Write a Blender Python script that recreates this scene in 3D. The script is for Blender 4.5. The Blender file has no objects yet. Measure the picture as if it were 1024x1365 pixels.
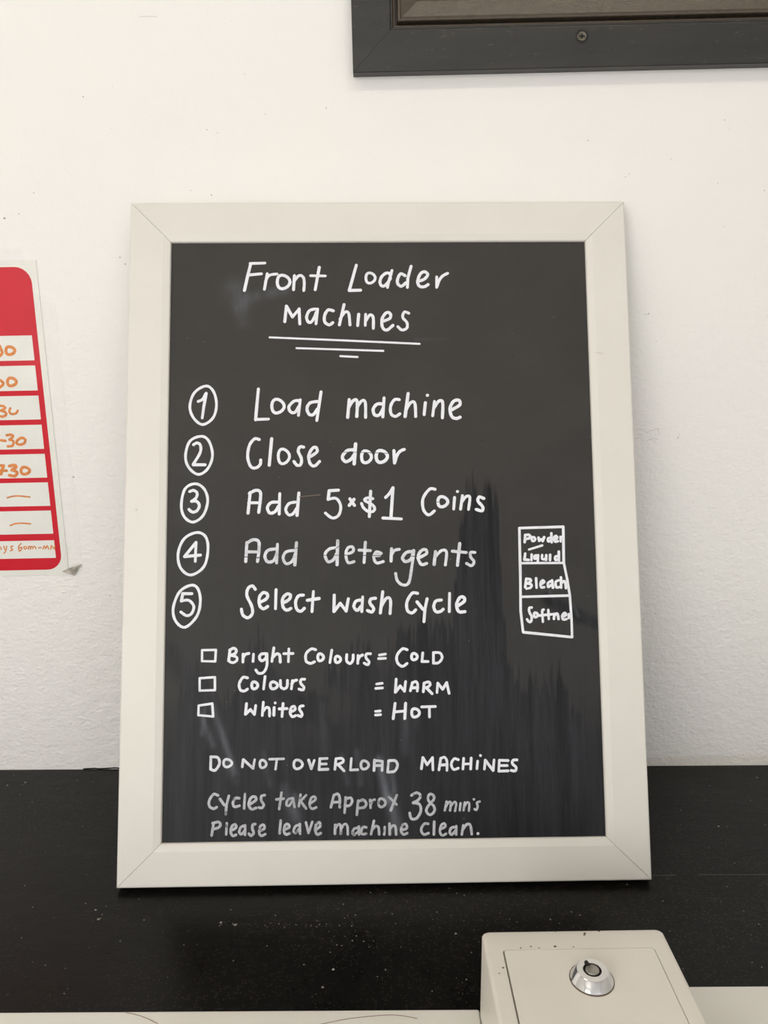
import bpy, bmesh, math, random
import numpy as np
from mathutils import Matrix, Vector
random.seed(4)
SC = bpy.context.scene
COL = SC.collection
# ------------------------------------------------------------------ camera
cam = bpy.data.cameras.new('camera'); co = bpy.data.objects.new('camera', cam); COL.objects.link(co)
cam.sensor_fit = 'VERTICAL'; cam.sensor_height = 36; cam.sensor_width = 27
cam.lens = 1062 / 1365 * 36; cam.clip_start = .02
pt, yw, rl = math.radians(11.9266), math.radians(.0692), math.radians(-.3179)
fwd = Vector((math.sin(yw)*math.cos(pt), math.cos(yw)*math.cos(pt), -math.sin(pt)))
r0 = Vector((math.cos(yw), -math.sin(yw), 0)); u0 = r0.cross(fwd)
rt = r0*math.cos(rl) + u0*math.sin(rl); up = u0*math.cos(rl) - r0*math.sin(rl)
m = Matrix((rt, up, -fwd)).transposed().to_4x4(); m.translation = (0, -.8749, .4987)
co.matrix_world = m
SC.camera = co
# ------------------------------------------------------------------ light
W = bpy.data.worlds.new('daylight'); SC.world = W; W.use_nodes = True
bg = W.node_tree.nodes['Background']; bg.inputs[0].default_value = (.95, .97, 1, 1); bg.inputs[1].default_value = 1.75
def area(name, loc, target, sx, sy, power, color):
    l = bpy.data.lights.new(name, 'AREA'); l.shape = 'RECTANGLE'; l.size = sx; l.size_y = sy; l.energy = power; l.color = color
    o = bpy.data.objects.new(name, l); COL.objects.link(o); o.location = loc
    o.rotation_euler = (Vector(target) - Vector(loc)).to_track_quat('-Z', 'Y').to_euler(); return o
area('shopfront_daylight', (-1.5, -3.0, .95), (0, 0, .4), 1.25, 1.25, 30, (1, .975, .94))
SC.view_settings.view_transform = 'Standard'; SC.view_settings.look = 'None'
SC.view_settings.gamma = 1; SC.view_settings.use_curve_mapping = False
SC.view_settings.exposure = -0.16
# ------------------------------------------------------------------ node helpers
def srgb(r, g, b):
    f = lambda c: (c/255/12.92 if c/255 <= .04045 else ((c/255+.055)/1.055)**2.4)
    return (f(r), f(g), f(b), 1)
class M:
    def __init__(s, name):
        s.m = bpy.data.materials.new(name); s.m.use_nodes = True; s.t = s.m.node_tree; s.b = s.t.nodes['Principled BSDF']
        s.tc = s.t.nodes.new('ShaderNodeTexCoord')
    def n(s, typ, **k):
        x = s.t.nodes.new('ShaderNode'+typ)
        for a, v in k.items(): setattr(x, a, v)
        return x
    def l(s, a, b): s.t.links.new(a, b)
    def set(s, **k):
        for a, v in k.items(): s.b.inputs[a.replace('_', ' ')].default_value = v
        return s
    def mapv(s, scale, src=None):
        mp = s.n('Mapping'); mp.inputs['Scale'].default_value = scale; s.l(src or s.tc.outputs['Object'], mp.inputs['Vector']); return mp.outputs[0]
    def noise(s, scale, detail=4, stretch=(1, 1, 1), rough=.55):
        nz = s.n('TexNoise'); nz.inputs['Scale'].default_value = scale; nz.inputs['Detail'].default_value = detail; nz.inputs['Roughness'].default_value = rough
        s.l(s.mapv(stretch), nz.inputs['Vector']); return nz.outputs['Fac']
    def ramp(s, v, a, b, ca=(0, 0, 0, 1), cb=(1, 1, 1, 1)):
        r = s.n('ValToRGB'); r.color_ramp.elements[0].position = a; r.color_ramp.elements[1].position = b
        r.color_ramp.elements[0].color = ca; r.color_ramp.elements[1].color = cb; s.l(v, r.inputs[0]); return r.outputs[0]
    def mix(s, f, a, b, mode='MIX'):
        x = s.n('MixRGB', blend_type=mode)
        for i, v in enumerate((f, a, b)):
            if isinstance(v, (int, float)): x.inputs[i].default_value = v
            elif isinstance(v, tuple): x.inputs[i].default_value = v
            else: s.l(v, x.inputs[i])
        return x.outputs[0]
    def math(s, op, a, b=0.0, c=0.0):
        x = s.n('Math', operation=op)
        for i, v in enumerate((a, b, c)):
            if isinstance(v, (int, float)): x.inputs[i].default_value = v
            else: s.l(v, x.inputs[i])
        return x.outputs[0]
    def bump(s, h, strength=.3, dist=.001, prev=None):
        x = s.n('Bump'); x.inputs['Strength'].default_value = strength; x.inputs['Distance'].default_value = dist
        s.l(h, x.inputs['Height'])
        if prev: s.l(prev, x.inputs['Normal'])
        s.l(x.outputs[0], s.b.inputs['Normal']); return x.outputs[0]
    def color(s, c): s.l(c, s.b.inputs['Base Color']); return s
    def specks(s, scale, radius, keep, stretch=(1, 1, 1)):
        "sparse small dots: voronoi cells, only some of them"
        v = s.n('TexVoronoi'); v.inputs['Scale'].default_value = scale; s.l(s.mapv(stretch), v.inputs['Vector'])
        near = s.math('LESS_THAN', v.outputs['Distance'], radius)
        sep = s.n('SeparateColor'); s.l(v.outputs['Color'], sep.inputs[0])
        return s.math('MULTIPLY', near, s.math('GREATER_THAN', sep.outputs[0], keep))
# ------------------------------------------------------------------ materials
def mat_wall():
    s = M('painted_plaster').set(Roughness=.75)
    sep = s.n('SeparateXYZ'); s.l(s.tc.outputs['Object'], sep.inputs[0])
    low = s.math('SUBTRACT', 1.0, s.math('MULTIPLY', s.math('SUBTRACT', sep.outputs[2], .22), 2.1)); low.node.use_clamp = True
    base = s.mix(s.ramp(s.noise(6, 3), .35, .7), (.86, .84, .80, 1), (.85, .825, .80, 1))
    dirt = s.specks(95, .075, .96)
    base = s.mix(s.math('MULTIPLY', dirt, .35), base, (.45, .42, .37, 1))
    chip = s.math('MULTIPLY', s.specks(260, .16, .90), s.ramp(s.noise(5, 2), .60, .66))
    base = s.mix(s.math('MULTIPLY', chip, .3), base, (.5, .48, .45, 1))
    # line of primer left bare along the shelf
    line = s.math('ADD', sep.outputs[2], s.math('MULTIPLY', s.noise(9, 2), .016))
    bare = s.math('MULTIPLY', s.math('LESS_THAN', line, s.math('ADD', .0135, s.math('MULTIPLY', sep.outputs[0], .018))), .28)
    base = s.mix(bare, base, (.66, .58, .47, 1))
    s.color(base)
    h1 = s.noise(190, 3, (1, 1, 1.4), .5); h2 = s.noise(68, 3, (1, 1, 1.3)); h3 = s.noise(420, 2)
    h = s.math('ADD', s.math('MULTIPLY', h1, .5), s.math('ADD', s.math('MULTIPLY', h2, .9), s.math('MULTIPLY', h3, .12)))
    h = s.math('MULTIPLY', h, s.math('ADD', s.math('MULTIPLY', low, .85), .22))
    s.bump(h, .7, .0028)
    return s.m
def mat_shelf():
    s = M('black_shelf_paint').set(Roughness=.34)
    s.b.inputs['Specular IOR Level'].default_value = .18
    base = s.mix(s.ramp(s.noise(7, 4, (1, 1, 1)), .3, .7), (.0030, .0027, .0022, 1), (.0055, .0046, .0036, 1))
    fine = s.math('MULTIPLY', s.specks(430, .40, .60), s.ramp(s.noise(5, 3), .36, .56))
    base = s.mix(s.math('MULTIPLY', fine, .45), base, (.042, .036, .028, 1))
    d = s.math('MULTIPLY', s.specks(150, .10, .90), s.ramp(s.noise(8, 2), .40, .50))
    base = s.mix(s.math('MULTIPLY', d, .8), base, (.30, .29, .27, 1))
    d2 = s.specks(48, .055, .86)
    base = s.mix(s.math('MULTIPLY', d2, .7), base, (.40, .38, .35, 1))
    scr = s.math('MULTIPLY', s.ramp(s.noise(60, 3, (.12, 1.6, 1)), .66, .70), s.ramp(s.noise(9, 2), .56, .64))
    base = s.mix(s.math('MULTIPLY', scr, .25), base, (.16, .15, .13, 1))
    s.color(base)
    s.l(s.math('ADD', .24, s.math('MULTIPLY', s.ramp(s.noise(11, 4), .3, .7), .14)), s.b.inputs['Roughness'])
    b = s.bump(s.noise(420, 3), .28, .0006); s.bump(s.noise(30, 3, (.6, 1.5, 1)), .25, .0015, b)
    return s.m
def mat_frame():
    s = M('cream_frame_paint').set(Roughness=.42)
    base = s.mix(s.ramp(s.noise(14, 3), .3, .7), (.695, .668, .612, 1), (.725, .698, .645, 1))
    base = s.mix(s.math('MULTIPLY', s.specks(38, .045, .84), .45), base, (.42, .36, .28, 1))
    sc = s.math('MULTIPLY', s.ramp(s.noise(40, 3, (.5, 2.5, 1)), .665, .70), s.ramp(s.noise(8, 2), .60, .66))
    base = s.mix(s.math('MULTIPLY', sc, .5), base, (.48, .38, .27, 1))
    s.color(base); s.bump(s.noise(300, 3), .10, .0004); return s.m
def mat_slate():
    s = M('blackboard_paint').set(Roughness=.5)
    s.b.inputs['Specular IOR Level'].default_value = .25
    at = s.n('Attribute'); at.attribute_name = 'wiped_dim'; wp = at.outputs['Fac']
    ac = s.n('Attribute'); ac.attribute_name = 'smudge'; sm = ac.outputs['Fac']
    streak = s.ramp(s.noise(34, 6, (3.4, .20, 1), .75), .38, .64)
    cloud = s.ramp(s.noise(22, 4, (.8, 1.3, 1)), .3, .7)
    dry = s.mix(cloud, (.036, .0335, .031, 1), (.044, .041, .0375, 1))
    wet_dim = s.mix(streak, (.0028, .0028, .0038, 1), (.0175, .0170, .0205, 1))  # dark tone of the wipe marks and of the painted dimming lower down
    base = s.mix(wp, dry, wet_dim)
    spots = s.math('MULTIPLY', s.specks(90, .11, .93), .5)
    base = s.mix(spots, base, (.018, .017, .016, 1))
    lint = s.math('MULTIPLY', s.specks(120, .055, .93), .6)
    base = s.mix(lint, base, (.25, .25, .25, 1))
    chalk = s.math('MULTIPLY', sm, s.ramp(s.noise(34, 4, (1.7, .5, 1)), .25, .75))
    base = s.mix(chalk, base, (.30, .32, .37, 1))
    s.color(base)
    s.l(s.math('SUBTRACT', .56, s.math('MULTIPLY', wp, .14)), s.b.inputs['Roughness'])
    s.bump(s.noise(60, 4, (3, .3, 1)), .12, .0004); return s.m
def mat_ink(shade):
    s = M('chalk_ink_%d' % round(shade*100)).set(Roughness=.6)
    v = .80*(1-shade) + .20*shade
    a = s.ramp(s.noise(70+200*shade, 4), .30, .62, (v*(.72 if shade else .92), v*(.73 if shade else .93), v*(.78 if shade else .99), 1), (v*1.04, v*1.05, v*1.12, 1))
    w = s.ramp(s.math('MULTIPLY', s.noise(160, 4), 1.0), .60, .66)
    s.color(s.mix(s.math('MULTIPLY', w, min(.75, shade*1.7)), a, (.05, .05, .052, 1))); return s.m
def plain(name, c, rough=.5, metal=0, var=.08, scale=60, bmp=.06, coat=0, stretch=(1, 1, 1)):
    s = M(name).set(Roughness=rough, Metallic=metal); s.b.inputs['Coat Weight'].default_value = coat; s.b.inputs['Coat Roughness'].default_value = .12
    c2 = tuple(x*(1-var) for x in c[:3])+(1,)
    s.color(s.mix(s.ramp(s.noise(scale, 4, stretch), .3, .7), c2, c if len(c) == 4 else c+(1,)))
    if bmp: s.bump(s.noise(scale*4, 3, stretch), bmp, .0006)
    return s.m
def mat_machine():
    s = M('white_enamel').set(Roughness=.38)
    base = s.mix(s.ramp(s.noise(9, 3), .3, .7), (.80, .79, .73, 1), (.76, .72, .65, 1))
    base = s.mix(s.math('MULTIPLY', s.specks(70, .06, .92), .6), base, (.16, .13, .10, 1))
    s.color(base); s.bump(s.noise(200, 2), .05, .0004); return s.m
def mat_black_wood():
    s = M('black_frame_paint').set(Roughness=.42)
    g = s.noise(50, 4, (.25, 1.8, 1), .6)
    base = s.mix(s.ramp(g, .35, .7), (.015, .0138, .0118, 1), (.023, .0205, .0170, 1))
    base = s.mix(s.math('MULTIPLY', s.ramp(s.noise(260, 3, (.4, 1.5, 1)), .66, .72), .5), base, (.10, .08, .06, 1))
    s.color(base); s.bump(s.noise(130, 4, (.3, 1.6, 1)), .35, .0006); return s.m
def mat_tape():
    s = M('clear_tape').set(Roughness=.14, Alpha=.14); s.b.inputs['Base Color'].default_value = (.97, .96, .94, 1)
    s.bump(s.noise(420, 3), .8, .0012); return s.m
def mat_lam(name, c, rough=.33, var=.05):
    s = M(name).set(Roughness=.45); s.b.inputs['Coat Weight'].default_value = .08; s.b.inputs['Specular IOR Level'].default_value = .15; s.b.inputs['Coat Roughness'].default_value = .07
    s.color(s.mix(s.ramp(s.noise(30, 3), .3, .7), tuple(x*(1-var) for x in c[:3])+(1,), c))
    b = s.n('Bump'); b.inputs['Strength'].default_value = .6; b.inputs['Distance'].default_value = .004
    s.l(s.noise(11, 2, (1, 1, 1)), b.inputs['Height']); s.l(b.outputs[0], s.b.inputs['Coat Normal']); return s.m
WALL, SHELF, FRAME, SLATE = mat_wall(), mat_shelf(), mat_frame(), mat_slate()
MACH, BWOOD, TAPE = mat_machine(), mat_black_wood(), mat_tape()
WHITE_PAINT = plain('white_room_paint', (.78, .76, .72, 1), .8)
FLOOR = plain('grey_floor_vinyl', (.34, .32, .30, 1), .5, scale=20)
BOXM = plain('cream_powder_coat', (.79, .75, .675, 1), .42, var=.05, scale=14, bmp=.05)
LIDM = plain('cream_lid_powder_coat', (.80, .76, .685, 1), .42, var=.05, scale=14, bmp=.05)
CHROME = plain('polished_chrome', (.80, .80, .80, 1), .10, 1, .02, 20, 0)
STEEL = plain('worn_steel', (.50, .47, .42, 1), .30, 1, .3, 220, .1)
DARK = plain('dark_gap', (.012, .011, .010, 1), .7)
GRIME = plain('brown_grime', (.16, .12, .085, 1), .8, var=.5, scale=300)
MDF = plain('brown_backing_board', (.22, .14, .08, 1), .8, var=.2)
BPANEL = plain('black_panel_paint', (.02, .019, .018, 1), .35)
PAPER = mat_lam('laminated_paper', (.80, .79, .73, 1))
RED = mat_lam('laminated_red_print', (.60, .012, .026, 1))
CELL = mat_lam('laminated_white_cell', (.80, .79, .74, 1))
ORANGE = plain('orange_marker', (.80, .26, .05, 1), .5, var=.35, scale=260, bmp=0)
BROWNINK = plain('faded_brown_scratch', (.34, .20, .17, 1), .6, var=.4, scale=300, bmp=0)
CRUMB = plain('pale_crumb', (.32, .30, .27, 1), .8, var=.3, scale=400, bmp=0)
GLASS = plain('dark_door_glass', (.02, .025, .03, 1), .06)
GREYP = plain('grey_plastic', (.25, .25, .26, 1), .45)
LAMPM = M('lamp_diffuser'); LAMPM.b.inputs['Emission Color'].default_value = (1, .93, .82, 1); LAMPM.b.inputs['Emission Strength'].default_value = 10.5; LAMPM = LAMPM.m
# ------------------------------------------------------------------ object helpers
def link(name, verts, faces, mat, parent=None, smooth=False, bevel=0, seg=2):
    me = bpy.data.meshes.new(name); me.from_pydata([tuple(v) for v in verts], [], faces)
    b = bmesh.new(); b.from_mesh(me)
    if bevel:
        bmesh.ops.bevel(b, geom=b.edges[:], offset=bevel, segments=seg, profile=.5, affect='EDGES')
    bmesh.ops.recalc_face_normals(b, faces=b.faces); b.to_mesh(me); b.free()
    if smooth:
        for p in me.polygons: p.use_smooth = True
    me.materials.append(mat); o = bpy.data.objects.new(name, me); COL.objects.link(o)
    if parent: o.parent = parent
    return o
def boxvf(x0, x1, y0, y1, z0, z1, off=0):
    v = [(x, y, z) for x in (x0, x1) for y in (y0, y1) for z in (z0, z1)]
    f = [(0, 1, 3, 2), (4, 6, 7, 5), (0, 4, 5, 1), (2, 3, 7, 6), (0, 2, 6, 4), (1, 5, 7, 3)]
    return v, [tuple(i+off for i in q) for q in f]
def box(name, b, mat, parent=None, bevel=0, seg=2, smooth=False):
    v, f = boxvf(*b); return link(name, v, f, mat, parent, smooth, bevel, seg)
def thing(name, label, cat, loc=(0, 0, 0), group=None):
    o = bpy.data.objects.new(name, None); COL.objects.link(o); o.location = loc; o.empty_display_size = .05
    o['label'] = label; o['category'] = cat
    if group: o['group'] = group
    return o
def struct(o): o['kind'] = 'structure'; return o
def lathe(name, prof, mat, parent, n=48, smooth=True):
    "prof: (radius, height) pairs, revolved about local Z"
    v, f = [], []
    for r, h in prof:
        for k in range(n):
            a = 2*math.pi*k/n; v.append((r*math.cos(a), r*math.sin(a), h))
    for i in range(len(prof)-1):
        for k in range(n):
            f.append((i*n+k, i*n+(k+1) % n, (i+1)*n+(k+1) % n, (i+1)*n+k))
    f.append(tuple(range(n))); f.append(tuple((len(prof)-1)*n+k for k in range(n)))
    o = link(name, v, f, mat, parent)
    if smooth:
        for p in o.data.polygons: p.use_smooth = len(p.vertices) == 4
        o.data.set_sharp_from_angle(angle=math.radians(28))
    return o
def rail(name, prof, x0, y0, x1, y1, side, mat, parent, gap=.00019, w=None):
    "one mitred moulding of a rectangular frame in the XY plane; prof = (inset, height)"
    v = []; n = len(prof)
    for e in (0, 1):
        for a, h in prof:
            g = gap*(1 if e == 0 else -1)
            # w = the four rail widths (left, right, top, bottom); the mitre runs from outer to inner corner
            q = prof_max = max(c for c, _ in prof); t = a/q
            wl, wr, wt, wb = w or (q, q, q, q)
            if side == 'bottom': p = (x0+wl*t+g if e == 0 else x1-wr*t+g, y0+a)
            if side == 'top': p = (x0+wl*t+g if e == 0 else x1-wr*t+g, y1-a)
            if side == 'left': p = (x0+a, y0+wb*t+g if e == 0 else y1-wt*t+g)
            if side == 'right': p = (x1-a, y0+wb*t+g if e == 0 else y1-wt*t+g)
            v.append((p[0], p[1], h))
    f = [tuple(range(n)), tuple(range(n, 2*n))]+[(i, (i+1) % n, n+(i+1) % n, n+i) for i in range(n)]
    return link(name, v, f, mat, parent)
def catmull(P, k=5):
    out = []; n = len(P); closed = n > 4 and (abs(P[0][0]-P[-1][0])+abs(P[0][1]-P[-1][1])) < 1e-6
    for i in range(n-1):
        p0 = P[i-1] if i else (P[-2] if closed else P[0]); p3 = P[i+2] if i+2 < n else (P[1] if closed else P[-1])
        for j in range(k):
            t = j/k; q = []
            for d in (0, 1):
                a, b, c, e = p0[d], P[i][d], P[i+1][d], p3[d]
                q.append(.5*(2*b+(c-a)*t+(2*a-5*b+4*c-e)*t*t+(3*b-a-3*c+e)*t**3))
            out.append(tuple(q))
    out.append(P[-1]); return out
def stroke_mesh(strokes, w, z0, rise=.00016):
    "raised pen strokes with round ends in the local XY plane"
    V, F = [], []
    for si, (P, sm) in enumerate(strokes):
        P = catmull(P) if sm and len(P) > 2 else P
        r = w/2*(1+.05*math.sin(si*2.3))
        zz = z0+si*.000004
        n = len(P); sec = []
        for i, p in enumerate(P):
            a = P[max(0, i-1)]; b = P[min(n-1, i+1)]
            d = Vector((b[0]-a[0], b[1]-a[1])); d = d.normalized() if d.length > 1e-9 else Vector((1, 0))
            rr = r*(1+.06*math.sin(i*1.7+si)); sec.append((Vector(p), d, rr))
        rows = []
        s0, d0, r0 = sec[0]; rows += [(s0-d0*r0*c, d0, r0*k) for c, k in ((1, .05), (.87, .5), (.5, .87))]
        for i in range(n):
            if i: # keep segments even round corners
                pass
            rows.append(sec[i])
        s1, d1, r1 = sec[-1]; rows += [(s1+d1*r1*c, d1, r1*k) for c, k in ((.5, .87), (.87, .5), (1, .05))]
        base = len(V)
        for p, d, rr in rows:
            nx = Vector((-d.y, d.x))
            for c, h in ((-1, 0), (-.6, .8), (0, 1), (.6, .8), (1, 0)):
                q = p+nx*rr*c; V.append((q.x, q.y, zz+rise*h))
        for i in range(len(rows)-1):
            for k in range(4):
                a = base+i*5+k; F.append((a, a+1, a+6, a+5))
    return V, F
def parse(block):
    for line in block.strip().split('\n'):
        name, w, sh, st = line.split('|'); out = []
        for q in st.split(';'):
            sm = q[0] == '~'; P = [tuple(int(c)*1e-4 for c in p.split(',')) for p in q.lstrip('~').split()]
            if not sm and len(P) > 1: # sharp polylines: one straight stroke for each leg
                for a, b in zip(P, P[1:]): out.append(([a, b], False))
            else: out.append((P, sm))
        yield name, float(w), float(sh), out
def strokes_obj(name, st, w, z0, mat, parent):
    V, F = stroke_mesh(st, w, z0); o = link(name, V, F, mat, parent)
    for p in o.data.polygons: p.use_smooth = True
    return o
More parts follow.
